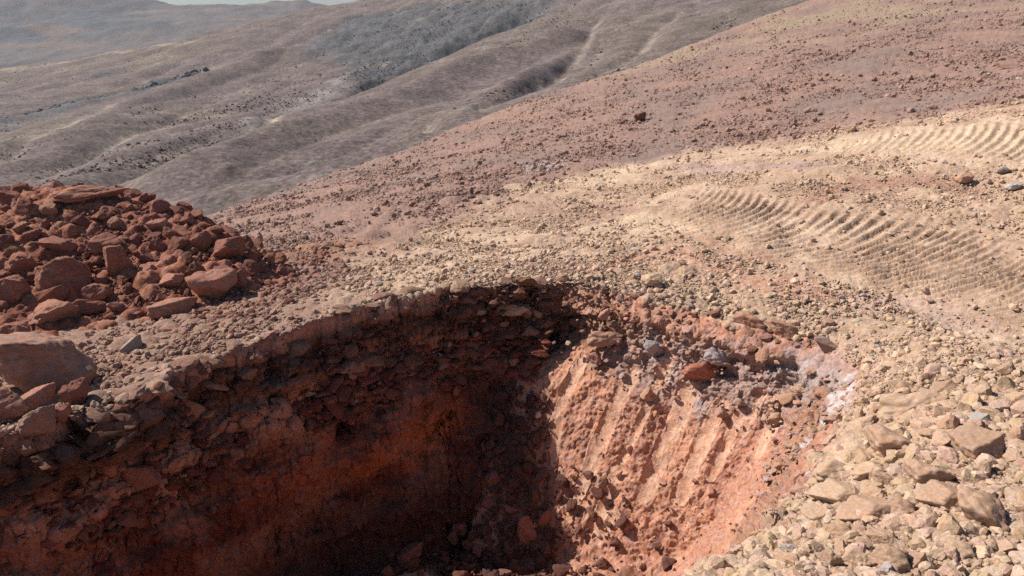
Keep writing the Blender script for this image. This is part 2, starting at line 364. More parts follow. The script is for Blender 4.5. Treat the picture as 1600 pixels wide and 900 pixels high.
# metres between neighbouring rows: lumps finer than that are left to the loose stones and the material
Gs = V.reshape(ROWS, CN, 3); step = np.linalg.norm(np.gradient(Gs, axis=0), axis=2).ravel()
def res(size): return smooth(.75, .35, step/size)
flat = 1-wall
patch = smooth(-.25, .35, fbm(P, .9, 3, 91))
disp = .035*fbm(P, 1.1, 2, 21)*(1-.5*wall)+part(lambda q: .018*fbm(q, 5, 2, 31), front)
rough = flat*(1-.65*cov)*(.45+.75*patch)
fl_ = front & (flat > .02); wl_ = front & (wall > .02)
disp += rough*(part(lambda q: .5*clods(q, .055, .6)*.055, fl_ & (step < .045))*res(.055)+part(lambda q: .5*clods(q, .03, .7, 5)*.03, fl_ & (step < .025))*res(.03))
disp += flat*(1-.85*cov)*patch*part(lambda q: .42*clods(q, .13, .3, 9)*.13, fl_ & (step < .1))*res(.13)
disp += flat*part(lambda q: .4*clods(q, .3, .22, 19)*.3, fl_ & (dist > 8) & (step < .25))*res(.3)*smooth(8, 13, dist)*(1-tan*.7)
Z3 = np.array([1, 1, 2.1])                              # walls break in flat-lying plates
crust = wall*top
disp += crust*(part(lambda q: 1.0*clods(q*Z3, .20, .6, 2)*.20, wl_ & (top > .02))*(1-.95*right)+(1-.9*right)*part(lambda q: .6*clods(q*Z3, .075, .7, 6)*.075, wl_ & (top > .02)))
disp += crust*right*part(lambda q: -.15*np.abs(fbm(q*np.array([1, 1, 1.8]), 2.0, 5, 171, .6))+.016*fbm(q, 16, 3, 172, .65), wl_ & (right > .02))
disp += wall*(1-groove)*(1-.85*right)*part(lambda q: .05*fbm(q, 3.3, 4, 51)+.55*clods(q, .04, .65, 8)*.04, wl_)
SH = lambda q: np.c_[q[:, 0]+.25*q[:, 2], q[:, 1], q[:, 2]*.28]
disp += right*(1-.8*groove)*(1-top)*part(lambda q: .024*fbm(SH(q), 4.2, 3, 151), wl_ & (right > .02))
disp += wall*(1-groove)*(.3+.7*patch)*(1-.8*right)*part(lambda q: .5*clods(q, .11, .4, 7)*.11, wl_)
disp += left*part(lambda q: .24*fbm(q*np.array([1, 1, 1.6]), 1.1, 3, 83)-.07*np.abs(fbm(q*np.array([1, 1, 2]), 2.6, 3, 87)), wl_ & (left > .02))*smooth(.05, .5, depth)
disp += (1-groove)*right*part(lambda q: -.017*np.abs(fbm(q, 7, 4, 29, .7))+.008*fbm(q, 26, 2, 33, .7), wl_ & (right > .02))
disp += (1-groove)*right*part(lambda q: -.028*np.abs(fbm(q, 5, 3, 54)), wl_ & (right > .02))
disp *= 1-.9*smooth(.10, .22, step)*wall
disp -= gdepth*.75
disp *= 1.0
disp += trk
niche = np.exp(-(np.linalg.norm((V-np.array([.40,7.85,-2.95]))/np.array([.85,.45,.34]), axis=1))**2)   # undercut hollow at the corner
disp -= .42*niche
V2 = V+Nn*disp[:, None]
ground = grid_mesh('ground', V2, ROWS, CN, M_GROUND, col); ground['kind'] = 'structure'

# ------------------------------------------------------------------ hills behind
MID = [at(*q) for q in [(0,300,60),(300,340,40),(640,225,48),(840,145,60),(1000,95,75),(1250,0,105),(0,190,110),(150,130,150),(300,75,180),(0,112,200),(480,14,230),(580,-2,240),
       (700,-12,215),(900,-20,175),(300,200,90),(500,200,80),(700,100,120),(500,100,150),(1000,-60,200),(1300,-60,160),(1500,-60,130),(-300,190,110),(-300,300,60),(-300,110,200),(-300,450,35),(100,420,30)]]
tM = TPS(MID, 2.0)
MR = np.array([(math.atan2(at(*q)[0], at(*q)[1]), math.hypot(*at(*q)[:2])) for q in
     [(-500,112,190),(0,110,205),(200,85,200),(300,70,200),(400,40,215),(480,14,230),(580,-2,240),(700,-12,215),(900,-20,180),(1300,-60,160),(1700,-60,130)]])
def mid_base(x, y):
    z = tM(x, y); r = np.hypot(x, y); a = np.arctan2(x, y); rr = np.interp(a, MR[:, 0], MR[:, 1]); ov = np.maximum(r-rr, 0)
    zr = tM(np.sin(a)*np.minimum(r, rr), np.cos(a)*np.minimum(r, rr)); return np.where(ov > 0, zr-.02*ov-.004*ov**2, z)
TM = np.geomspace(25, 330, 900)
def mpoly(pts): return np.array(hits(pts, mid_base, TM))[:, :2]
# (polyline, width, depth): gullies carve, spurs rise
GUL = [([(40,280),(120,250),(200,207),(300,170),(330,160)], 1.6, 1.3), ([(180,295),(260,262),(340,230),(410,205),(430,180)], 1.8, 1.1), ([(600,238),(650,215),(720,188),(800,150),(870,118),(910,80),(930,30)], 2.0, 1.4),
       ([(430,285),(480,262),(560,240),(620,215)], 1.6, 1.0), ([(870,130),(1000,80),(1020,50),(1060,20)], 2.2, 1.3), ([(0,186),(100,162),(220,140),(310,120)], 2.2, 1.2), ([(450,170),(520,145),(570,122),(640,96),(720,62),(820,20)], 4.0, 3.0),
       ([(0,250),(90,215),(190,170),(260,150)], 2.5, 1.1), ([(100,300),(200,255),(350,205),(480,165)], 2.6, -.9), ([(300,300),(450,235),(600,180),(740,125),(850,70)], 5.0, -2.2), ([(330,255),(470,205),(600,150),(700,110),(850,45)], 3, .6),
       ([(330,330),(480,290),(620,240)], 2.5, -.8), ([(700,200),(820,130),(940,60)], 2.0, -.9), ([(60,230),(180,180),(300,140),(420,90)], 5, -1.5)]
GULW = [(mpoly(p), w, d) for p, w, d in GUL]
def mid_h(x, y):
    z = mid_base(x, y)
    for p, w, d in GULW:
        s = seg_dist(x, y, p); z = z-d*(np.exp(-(s/w)**2) if d < 0 else np.exp(-np.sqrt(s*s+.09)/(w*.8)))
    return z
az2 = np.radians(np.linspace(-48, 40, 760)); RO2 = 310
Vm = polar(mid_h, az2, 28, 330, RO2, 900); Nm = grid_normals(Vm, RO2, 760); Nm = -Nm if Nm[:, 2].mean() < 0 else Nm
xm, ym, zm = Vm.T; nm = fbm(Vm, .03, 4, 4); nm2 = fbm(Vm, .22, 4, 14)
MC = np.array([.155,.117,.10]); cm = np.tile(MC, (len(Vm), 1))
cm = mix(cm, np.array([.152,.114,.107]), smooth(-.2, .4, nm)); cm = mix(cm, np.array([.17,.13,.107]), .5*smooth(.1, .6, nm2+.3*nm))
wxm = xm+2.5*perlin(Vm, .12, 3)+1.2*perlin(Vm, .5, 5); wym = ym+5*perlin(Vm, .12, 23)+2*perlin(Vm, .5, 25)
for i, (a, w) in {0: (.8, 1.6), 1: (.75, 1.5), 2: (.35, 1.3), 4: (.3, 1.3), 3: (.5, 1.2), 7: (.5, 1.5)}.items():
    s = seg_dist(xm+.8*perlin(Vm, .4, 7), ym+1.2*perlin(Vm, .4, 9), GULW[i][0]); cm = mix(cm, np.array([.38,.31,.235]), a*smooth(w, .2, s)*(.5+.5*smooth(-.3, .3, nm2)))
def mblob(pts, c, a, edge=4):
    global cm
    s = sdist(wxm, wym, mpoly(pts)); cm = mix(cm, c, a*smooth(-edge, edge, s))
DK = np.array([.115,.118,.125])
mblob([(480,70),(560,25),(680,2),(880,2),(800,40),(700,76),(620,106),(570,128),(535,105)], DK*.8, .8, 5)
mblob([(140,118),(170,112),(165,122)], DK*.6, .9, 1.5)
mblob([(190,150),(250,128),(310,110),(320,125),(250,145),(200,158)], DK*.7, .9, 1.5)
mblob([(0,195),(100,165),(180,150),(190,160),(90,178),(0,205)], DK*.9, .75, 1.5)
mblob([(470,268),(520,252),(560,246),(545,262),(480,280)], DK*.85, .7, 1.2)
mblob([(395,195),(425,180),(430,200),(405,215)], np.array([.33,.29,.26]), .6, 1.0)
mblob([(430,160),(540,115),(560,130),(470,170)], np.array([.31,.27,.25]), .55, 2)
mblob([(200,100),(260,85),(290,90),(230,112)], np.array([.24,.19,.13]), .5, 3)
s = seg_dist(wxm, wym, mpoly([(-60,124),(0,112),(80,98),(160,84),(240,74),(300,68)])); cm = mix(cm, np.array([.42,.33,.21]), .4*smooth(4, 1, s))
dark = smooth(-3, 3, sdist(wxm, wym, mpoly([(480,70),(560,25),(680,2),(880,2),(800,40),(700,76),(620,106),(570,128),(535,105)])))
outc = smooth(2.0, .6, seg_dist(xm, ym, mpoly([(200,150),(260,132),(312,114)])))+.5*smooth(1.5, .5, seg_dist(xm, ym, mpoly([(0,190),(100,165),(200,148)])))
_a, _b = mpoly([(640,218),(900,90)]); fd = (_b-_a)/np.linalg.norm(_b-_a)                 # rills run down the fall line
RL = np.c_[(xm*fd[0]+ym*fd[1])*.16, -xm*fd[1]+ym*fd[0], np.zeros(len(Vm))]; rill = np.abs(fbm(RL, .10, 2, 200, .5))
cm = mix(cm, np.array([.30,.24,.185]), .45*smooth(.10, .0, rill)*smooth(-.2, .3, nm2)); cm = cm*(1+.10*fbm(Vm, 1.4, 2, 210))[:, None]
dm = .9*np.minimum(rill, .8)+.3*fbm(Vm, .06, 2, 60)+.05*fbm(Vm, .5, 2, 63)+.14*clods(Vm, .9, .35, 3)+dark*(.22*clods(Vm, 1.4, .5, 5)-.6*np.abs(fbm(Vm*np.array([1, .5, 1]), .16, 4, 68)))+outc*(.25+.4*np.abs(fbm(Vm, .5, 4, 71)))
Vm2 = Vm+np.c_[np.zeros(len(Vm)), np.zeros(len(Vm)), dm]
hill = grid_mesh('hillside', Vm2, RO2, 760, M_HILL, cm); hill['kind'] = 'structure'
FAR = [at(*q) for q in [(-300,130,230),(0,122,230),(-300,60,330),(0,55,340),(-300,-20,470),(0,-14,480),(150,-6,480),(230,1,480),(320,9,500),(430,4,500),(500,13,480),(300,42,380),(450,34,400),(520,50,300),(300,90,230),(700,20,480),(700,90,230)]]
tF = TPS(FAR, 5.0)
def far_h(x, y):
    r = np.hypot(x, y); a = np.arctan2(x, y); rr = np.interp(a, [-.6, -.5, -.37, -.3, -.2], [560, 560, 525, 520, 500]); rc = np.minimum(r, rr)
    return tF(np.sin(a)*rc, np.cos(a)*rc)-.02*np.maximum(r-rr, 0)-.002*np.maximum(r-rr, 0)**2
az3 = np.radians(np.linspace(-48, 12, 420)); Vf = polar(far_h, az3, 215, 640, 150, 500); xf, yf, zf = Vf.T
nf = fbm(Vf, .012, 4, 2); cf = np.tile(np.array([.16,.135,.13]), (len(Vf), 1)); cf = mix(cf, np.array([.12,.118,.125]), smooth(-.1, .5, nf)); cf = mix(cf, np.array([.20,.15,.125]), smooth(.1, .6, fbm(Vf, .03, 3, 9)))
Vf = Vf+np.c_[np.zeros(len(Vf)), np.zeros(len(Vf)), 4.0*fbm(Vf*np.array([1, .6, 1]), .016, 5, 15)+.4*clods(Vf, 3, .3, 2)]
far = grid_mesh('distant_hill', Vf, 150, 420, M_FAR, cf); far['kind'] = 'structure'

# ------------------------------------------------------------------ heap of red spoil
hx, hy = np.meshgrid(np.linspace(-10.5, -2.0, 370), np.linspace(6.2, 12.0, 230)); hz = heap_h(hx.ravel(), hy.ravel())
Vh = np.c_[hx.ravel(), hy.ravel(), hz]; Nh = grid_normals(Vh, 230, 370); Nh = -Nh if Nh[:, 2].mean() < 0 else Nh
nh = fbm(Vh, 1.3, 4, 5); ch = mix(np.tile(HEAPC, (len(Vh), 1)), np.array([.36,.15,.09]), smooth(-.3, .5, nh)); ch = mix(ch, DRED, .6*smooth(.1, .6, fbm(Vh, 3, 3, 8)))
dh = .06*fbm(Vh, 1.6, 4, 3)+.6*clods(Vh, .14, .6, 2)*.14+.6*clods(Vh, .06, .65, 4)*.06
heap = grid_mesh('spoil_heap', Vh+Nh*dh[:, None], 230, 370, M_HEAP, ch)
heap['label'] = 'heap of red dug earth and rubble beside the pit'; heap['category'] = 'earth heap'

# ------------------------------------------------------------------ stones
def rock_mesh(name, seed, sub, cuts=9, rough=.085, lump=.14, crumbly=False):
    import bmesh
    r = np.random.default_rng(seed); bm = bmesh.new(); bmesh.ops.create_icosphere(bm, subdivisions=sub, radius=1)
    D = np.array([v.co for v in bm.verts]); D /= np.linalg.norm(D, axis=1)[:, None]
    n = r.normal(size=(cuts, 3)); n /= np.linalg.norm(n, axis=1)[:, None]; dd = r.uniform(.36, .82, cuts)
    c = D@n.T; rad = np.where(c > .05, dd/np.maximum(c, .05), 9); rad = np.c_[rad, np.full(len(D), 1.0)]
    k = 45.0; m0 = rad.min(1); rad = m0-np.log(np.exp(-k*(rad-m0[:, None])).sum(1))/k
    Q = D*rad[:, None]; o = seed*7.7
    rad2 = 1+lump*fbm(Q, 1.1, 2, o)+rough*(.8 if sub > 4 else 1)*fbm(Q, 3.1, 4 if sub > 4 else 3, o+5, .65)
    if crumbly: rad2 += .6*clods(Q, .24, .5, o)*.24+.6*clods(Q, .11, .6, o+3)*.11+.5*clods(Q, .05, .6, o+7)*.05
    elif sub >= 4: rad2 += .45*clods(Q, .14, .5, o)*.14*smooth(-.3, .3, fbm(Q, 1.5, 2, o+9))+.45*clods(Q, .06, .6, o+3)*.06
    Q = Q*rad2[:, None]; Q -= (Q.max(0)+Q.min(0))/2; Q /= (Q.max(0)-Q.min(0))/2
    for v, q in zip(bm.verts, Q): v.co = q
    me = bpy.data.meshes.new(name); bm.to_mesh(me); bm.free()
    me.polygons.foreach_set('use_smooth', np.full(len(me.polygons), sub >= 5, bool)); me.materials.append(M_ROCK); me.update(); return me
BIG = [rock_mesh('boulder_form', 100+i, 5, 9) for i in range(9)]
CLOD = [rock_mesh('clod_form', 150+i, 5, 10, .07, .12, True) for i in range(8)]
MIDR = [rock_mesh('rock_form', 200+i, 3, 10, .10) for i in range(12)]
SML = [rock_mesh('pebble_form', 300+i, 2, 8, .10) for i in range(8)]
def grad(x, y, H=surf_h, e=.08):
    X = np.array([x+e, x-e, x, x]); Y = np.array([y, y, y+e, y-e]); h = H(X, Y)
    n = np.array([-(h[0]-h[1])/(2*e), -(h[2]-h[3])/(2*e), 1]); return n/np.linalg.norm(n)
def put(name, me, pos, dims, rot, color, label=None, cat=None, group=None):
    o = bpy.data.objects.new(name, me); COL.objects.link(o); o.location = pos; o.scale = [d/2 for d in dims]; o.rotation_euler = rot
    o['col'] = [float(c) for c in color]
    if label: o['label'] = label
    if cat: o['category'] = cat
    if group: o['group'] = group
    return o
taken = []
def boulder(px, py, w, h, roll, color, name, label, cat='rock', me=None, lift=.3, deep=.8, tall=1.0):
    """px,py,w,h describe the stone's outline in the photograph; it is set on the surface found there at its real size"""
    q = hit(px, py+h*.28); d = math.sqrt(q@q); s = d/FPX*math.cos(math.atan((px-CX)/FPX))**0
    W = w*s*1.08; Hh = h*s*1.02*tall; D = deep*min(W, 1.3*Hh+.2*W)
    n = grad(q[0], q[1]); pos = q+np.array([0, D*.1, 0])+np.array([0, 0, Hh*lift])
    yaw = -math.atan2(q[0], q[1])+random.uniform(-.15, .15)
    rot = (Matrix.Rotation(yaw, 4, 'Z') @ Matrix.Rotation(-math.radians(roll), 4, 'Y')).to_euler()
    taken.append((pos[0], pos[1], pos[2], W*.5))
    return put(name, me or random.choice(CLOD if 'clod' in name or w > 120 or random.random() < .4 else BIG), pos, (W, D, Hh), rot, color, label, cat)
RB = np.array([.28,.118,.08]); RB2 = np.array([.235,.093,.062]); PB = np.array([.35,.162,.112]); GB = np.array([.30,.225,.18]); TB = np.array([.455,.298,.198]); TB2 = np.array([.405,.25,.165])
# the red heap and its foot
for a in [(140,305,92,24,2,PB,'boulder','long flat red slab lying on the crest of the red heap'),
 (331,448,66,48,-4,PB,'boulder','pale red blocky boulder at the pit-side foot of the red heap'),
 (268,483,64,30,-10,PB,'boulder','wedge-shaped red rock lying just below the pale blocky boulder at the heap foot'),
 (103,441,72,56,-35,RB,'boulder','large smooth red slab tilted in the middle of the heap'),
 (188,414,54,44,-38,RB,'boulder','red slab sloping downhill above the middle of the heap'),
 (84,493,62,36,12,PB,'boulder','rounded oval red boulder at the heap foot above the huge boulder'),
 (70,469,78,34,28,RB2,'boulder','long dark red slab resting behind the oval boulder'),
 (35,418,38,36,0,RB,'rock','blocky red rock near the picture edge midway up the heap'),
 (20,462,42,50,40,RB,'rock','upright red rock at the picture edge beside the long dark slab'),
 (20,527,40,34,15,RB,'rock','red rock just above the huge boulder at the picture edge'),
 (56,582,122,76,-4,np.array([.30,.165,.12]),'boulder','huge brown-red boulder perched at the pit edge, biggest rock in view'),
 (53,630,50,36,0,PB,'rock','pale orange rock directly under the huge boulder'),
 (8,640,46,46,20,PB*.9,'rock','red rock cut by the picture edge under the huge boulder'),
 (58,668,46,40,0,np.array([.27,.16,.115]),'rock','rough brown lump lowest of the rocks under the huge boulder'),
 (118,620,36,42,5,RB2,'rock','dark shaded rock under the right end of the huge boulder'),
 (97,651,24,26,0,RB,'rock','small rounded rock beside the rough brown lump below the huge boulder'),
 (205,543,30,24,12,GB*1.1,'rock','lone grey pointed stone on the bare strip between heap and pit'),
 (268,440,36,22,0,PB,'rock','pale red rock left of the pale blocky boulder'),
 (152,461,36,28,0,RB,'rock','rounded red rock at the lower end of the large smooth slab'),
 (143,478,56,20,-8,RB2,'rock','flat dark red stone beside the oval boulder'),
 (352,392,56,34,15,RB2,'boulder','big angular red slab on the pit-side shoulder of the heap'),
 (160,382,44,24,15,RB,'rock','flat-topped red rock high on the heap above the sloping slab'),
 (245,353,28,18,0,PB,'rock','pale red stone near the heap crest toward the valley'),
 (90,385,50,22,-25,RB,'rock','long red rock high on the heap below the crest slab'),
 (375,438,22,30,-25,RB,'rock','narrow red rock leaning beside the pale blocky boulder')]:
    boulder(*a[:8], tall=1.2 if a[2] > 120 else 1.0, deep=1.0 if a[2] > 120 else .8)
# rocks of the pit
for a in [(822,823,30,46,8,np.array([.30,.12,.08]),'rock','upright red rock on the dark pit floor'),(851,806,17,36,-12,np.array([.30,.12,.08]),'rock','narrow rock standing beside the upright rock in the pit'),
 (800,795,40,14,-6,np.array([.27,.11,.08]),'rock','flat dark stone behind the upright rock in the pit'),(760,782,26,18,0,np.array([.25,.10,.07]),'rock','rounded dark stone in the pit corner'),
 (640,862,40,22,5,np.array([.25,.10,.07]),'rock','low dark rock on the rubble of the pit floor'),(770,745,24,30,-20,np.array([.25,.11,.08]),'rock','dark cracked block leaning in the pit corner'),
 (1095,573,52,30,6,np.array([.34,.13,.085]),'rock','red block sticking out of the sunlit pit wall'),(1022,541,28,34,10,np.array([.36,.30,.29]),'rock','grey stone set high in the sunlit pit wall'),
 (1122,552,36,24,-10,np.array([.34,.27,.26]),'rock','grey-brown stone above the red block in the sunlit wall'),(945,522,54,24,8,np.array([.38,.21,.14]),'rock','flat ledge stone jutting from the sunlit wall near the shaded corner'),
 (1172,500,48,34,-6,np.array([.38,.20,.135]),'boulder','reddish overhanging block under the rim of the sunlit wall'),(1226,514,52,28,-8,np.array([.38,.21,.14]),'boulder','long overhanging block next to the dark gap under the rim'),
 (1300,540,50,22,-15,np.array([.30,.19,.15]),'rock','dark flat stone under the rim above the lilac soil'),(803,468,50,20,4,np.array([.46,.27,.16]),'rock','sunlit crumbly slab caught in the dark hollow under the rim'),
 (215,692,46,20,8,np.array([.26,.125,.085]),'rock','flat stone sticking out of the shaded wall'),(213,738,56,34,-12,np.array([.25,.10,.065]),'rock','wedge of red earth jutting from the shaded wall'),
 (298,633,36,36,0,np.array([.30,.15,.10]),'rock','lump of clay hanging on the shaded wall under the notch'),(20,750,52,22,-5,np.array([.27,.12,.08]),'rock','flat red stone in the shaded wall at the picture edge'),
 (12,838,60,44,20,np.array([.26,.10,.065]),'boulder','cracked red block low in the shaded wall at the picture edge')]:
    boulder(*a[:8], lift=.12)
# the tan spoil
for a in [(1424,626,88,46,30,TB,'clod','longest tan clod, slanting at the edge of the sunlit wall'),(1480,606,44,24,20,TB2*.85,'clod','brown clod at the upper end of the longest clod'),
 (1342,667,54,22,38,TB,'clod','narrow tan clod slanting beside the whitish soil of the wall'),(1397,692,78,50,5,TB2,'clod','broad flat tan clod in the middle of the spoil'),
 (1538,697,76,60,-15,TB2*.9,'clod','big rounded tan clod crumbling on the outer side of the spoil'),(1535,656,32,24,-5,np.array([.36,.31,.27]),'rock','grey stone above the big crumbling clod'),
 (1312,737,64,38,5,TB,'clod','smooth rounded tan clod above the shaded cleft'),(1362,738,60,30,30,TB,'clod','long tan clod leaning up from the cleft'),(1384,752,34,28,0,TB2,'clod','pinkish angular clod under the leaning long clod'),
 (1453,741,64,46,15,TB2,'clod','pinkish tan block with a dark broken end'),(1470,778,70,42,0,TB2,'clod','thick tan slab under the pinkish block'),
 (1308,772,78,36,4,TB,'clod','wide flat tan clod with a shadow along its lower edge'),(1352,800,80,42,12,TB2,'clod','wedge-shaped tan clod below the wide flat clod'),(1406,796,40,34,-10,TB2,'clod','pinkish faceted clod beside the wedge-shaped clod'),
 (1286,806,62,28,-5,TB,'clod','low flat tan clod left of the wedge-shaped clod'),(1310,836,42,32,10,TB2,'clod','angular tan clod under the low flat clod'),(1382,842,42,28,20,TB2,'clod','tan clod tilted under the wedge-shaped clod'),
 (1540,802,74,48,-35,TB2,'clod','tan slab leaning outward over a long shadow'),(1300,876,30,42,-5,TB2*.9,'clod','upright pinkish clod near the lower picture edge'),(1343,874,44,36,8,TB,'clod','pale clod next to the upright pinkish clod'),
 (1390,878,50,46,-5,TB2,'clod','large faceted clod at the lower picture edge below the tilted clod'),(1434,880,40,40,0,TB2*.93,'clod','round brownish clod beside the large faceted clod at the lower edge'),(1495,862,44,30,0,TB,'clod','loose pale clod lying apart under the leaning slab')]:
    boulder(*a[:8], lift=.16)
# lone stones on the slope
for a in [(1001,184,15,20,-50,np.array([.16,.085,.065]),'rock','dark pointed stone standing alone on the pink slope'),(1582,105,34,8,-4,np.array([.30,.17,.13]),'rock','long flat stone on the pink slope at the right picture edge'),
 (1508,281,23,16,20,np.array([.42,.24,.16]),'rock','reddish clod on the graded soil near a dark hollow'),(1570,268,16,10,0,np.array([.22,.17,.15]),'rock','dark grey stone on the graded soil by the picture edge'),
 (1585,293,21,12,20,np.array([.42,.36,.32]),'rock','pale grey stone on the graded soil by the picture edge'),(737,300,7,15,0,np.array([.16,.11,.08]),'rock','thin dark stone standing upright on the slope above the pit'),
 (1330,203,14,11,0,TB,'rock','rounded tan clod on the upper edge of the graded bank'),(1020,440,34,22,0,np.array([.50,.34,.22]),'clod','split tan clod on the rim above the sunlit wall')]:
    boulder(*a[:8], lift=.3, me=random.choice(MIDR))

def scatter(XY, sizes, color_fn, flatten=(.5, .85), sink=.18, H=surf_h, keep=True, gap=.8, tilt=.3, level=0.0):
    """random stones on a surface at the points XY; returns list of (pos, dims, rot, colour)"""
    out = []; n = len(XY); S = np.sort(sizes(n))[::-1]; e = .06
    Z = H(XY[:, 0], XY[:, 1])
    gx = (H(XY[:, 0]+e, XY[:, 1])-H(XY[:, 0]-e, XY[:, 1]))/(2*e); gy = (H(XY[:, 0], XY[:, 1]+e)-H(XY[:, 0], XY[:, 1]-e))/(2*e)
    nr = np.c_[-gx, -gy, np.ones(n)]; nr /= np.linalg.norm(nr, axis=1)[:, None]
    Pn = np.c_[XY, Z]; C = color_fn(Pn); cells = {}
    for (a, b, c, w) in taken: cells.setdefault((int(a//.6), int(b//.6)), []).append((a, b, c, w))
    if not keep:
        fl = RNG.uniform(*flatten, n); dims = np.c_[S, S*RNG.uniform(.62, .9, n), S*fl]; rot = np.c_[RNG.normal(0, tilt, (n, 2)), RNG.uniform(0, 6.28, n)]
        pos = Pn+nr*(S*fl*(.5-sink))[:, None]; return list(zip(pos, dims, rot, C))
    for i in range(n):
        p = Pn[i]; s = S[i]
        if keep and s > .05:
            k0, k1 = int(p[0]//.6), int(p[1]//.6)
            if any((p[0]-q[0])**2+(p[1]-q[1])**2+(p[2]-q[2])**2 < (gap*(q[3]+s*.5))**2 for u in (-1, 0, 1) for v in (-1, 0, 1) for q in cells.get((k0+u, k1+v), ())): continue
            cells.setdefault((k0, k1), []).append((p[0], p[1], p[2], s*.5))
        nrm = Vector(nr[i]); up = nrm.lerp(Vector((0, 0, 1)), level).normalized()
        fl = random.uniform(*flatten); dims = (s, s*random.uniform(.62, .9), s*fl)
        rot = (up.to_track_quat('Z', 'Y').to_matrix() @ Euler((random.gauss(0, tilt), random.gauss(0, tilt), random.uniform(0, 6.28))).to_matrix()).to_euler()
        out.append((p+nr[i]*s*fl*(.5-sink), dims, rot, C[i]))
    return out
def points(n, gen, ok):
    """n random points: gen(k) -> k x 2 array, ok(x, y) -> mask"""
    acc = []; have = 0
    while have < n:
        q = gen(n); q = q[ok(q[:, 0], q[:, 1])]; acc.append(q); have += len(q)
    return np.vstack(acc)[:n]
def box_gen(x0, x1, y0, y1): return lambda k: np.c_[RNG.uniform(x0, x1, k), RNG.uniform(y0, y1, k)]
def fan_gen(r0, r1, a0, a1):
    def g(k):
        d = np.exp(RNG.uniform(math.log(r0), math.log(r1), k)); a = RNG.uniform(a0, a1, k); return np.c_[d*np.sin(a), d*np.cos(a)]
    return g
def line_gen(poly, sd):
    poly = np.asarray(poly, float)
    def g(k):
        t = RNG.uniform(0, len(poly)-1.001, k); i = t.astype(int); f = (t-i)[:, None]
        return poly[i]*(1-f)+poly[i+1]*f+RNG.normal(0, sd, (k, 2))
    return g
def in_view(p, m=40):
    c, s = math.cos(PITCH), math.sin(PITCH); d = p[1]*c-p[2]*s
    if d < .3: return False
    px = CX+FPX*p[0]/d; py = CY-FPX*(p[1]*s+p[2]*c)/d
    return -m < px < 1600+m and -m < py < 900+m
def span(p, s): return s/np.linalg.norm(p)
def split(lst, k):
    v = [q for q in lst if in_view(q[0], 0)]; v.sort(key=lambda q: -span(q[0], q[1][0])); ids = set(map(id, v[:k]))
    return v[:k], [q for q in lst if id(q) not in ids]
def pareto(lo, hi, a):
    return lambda n: np.clip(lo*(1-RNG.random(n))**(-1/a), lo, hi)
def tint(cols, weights, f=.18):
    """soil colours picked by weight with a little wander"""
    cols = np.array(cols, float)
    def g(p):
        n = len(p); c = cols[RNG.choice(len(cols), n, p=np.array(weights)/sum(weights))]
        return c*(1+RNG.uniform(-f, f, (n, 1)))*np.c_[np.ones(n), 1+RNG.uniform(-.05, .05, n), 1+RNG.uniform(-.09, .09, n)]
    return g
def individuals(lst, name, label, cat, group, forms=MIDR):
    for pos, dims, rot, c in lst: put(name, random.choice(forms), pos, dims, rot, c, label, cat, group)
forms_coll = bpy.data.collections.new('stone_forms')
for i, me in enumerate(SML):
    o = bpy.data.objects.new('stone_form', me); o['col'] = [.3, .2, .15]; forms_coll.objects.link(o)
def mass(name, lst, label, cat):
    n = len(lst); me = bpy.data.meshes.new(name); me.vertices.add(n)
    me.vertices.foreach_set('co', np.array([q[0] for q in lst], np.float32).ravel())
    for nm_, tp, key, arr in (('siz', 'FLOAT_VECTOR', 'vector', [[d/2 for d in q[1]] for q in lst]), ('rot', 'FLOAT_VECTOR', 'vector', [list(q[2]) for q in lst])):
        a = me.attributes.new(nm_, tp, 'POINT'); a.data.foreach_set(key, np.array(arr, np.float32).ravel())
    a = me.attributes.new('col', 'FLOAT_COLOR', 'POINT'); a.data.foreach_set('color', np.c_[np.array([q[3] for q in lst]), np.ones(n)].astype(np.float32).ravel())
    a = me.attributes.new('pick', 'INT', 'POINT'); a.data.foreach_set('value', RNG.integers(0, len(SML), n).astype(np.int32))
    ob = bpy.data.objects.new(name, me); COL.objects.link(ob); me.materials.append(M_ROCK)
    ob['kind'] = 'stuff'; ob['label'] = label; ob['category'] = cat
    ng = bpy.data.node_groups.new(name, 'GeometryNodeTree'); ng.interface.new_socket('Geometry', in_out='INPUT', socket_type='NodeSocketGeometry'); ng.interface.new_socket('Geometry', in_out='OUTPUT', socket_type='NodeSocketGeometry')
    N = ng.nodes; L = ng.links; gi = N.new('NodeGroupInput'); go = N.new('NodeGroupOutput')
    ci = N.new('GeometryNodeCollectionInfo'); ci.inputs['Collection'].default_value = forms_coll; ci.inputs['Separate Children'].default_value = True; ci.inputs['Reset Children'].default_value = True
    ip = N.new('GeometryNodeInstanceOnPoints'); ip.inputs['Pick Instance'].default_value = True
    def na(nm_, t):
        a = N.new('GeometryNodeInputNamedAttribute'); a.data_type = t; a.inputs['Name'].default_value = nm_; return a.outputs['Attribute']
    e2r = N.new('FunctionNodeEulerToRotation'); L.new(na('rot', 'FLOAT_VECTOR'), e2r.inputs[0])
    L.new(gi.outputs[0], ip.inputs['Points']); L.new(ci.outputs[0], ip.inputs['Instance']); L.new(na('pick', 'INT'), ip.inputs['Instance Index'])
    L.new(e2r.outputs[0], ip.inputs['Rotation']); L.new(na('siz', 'FLOAT_VECTOR'), ip.inputs['Scale']); L.new(ip.outputs[0], go.inputs[0])
    md = ob.modifiers.new('stones', 'NODES'); md.node_group = ng; return ob
out_pit = lambda a, b: sdist(a, b, RIM) < .12
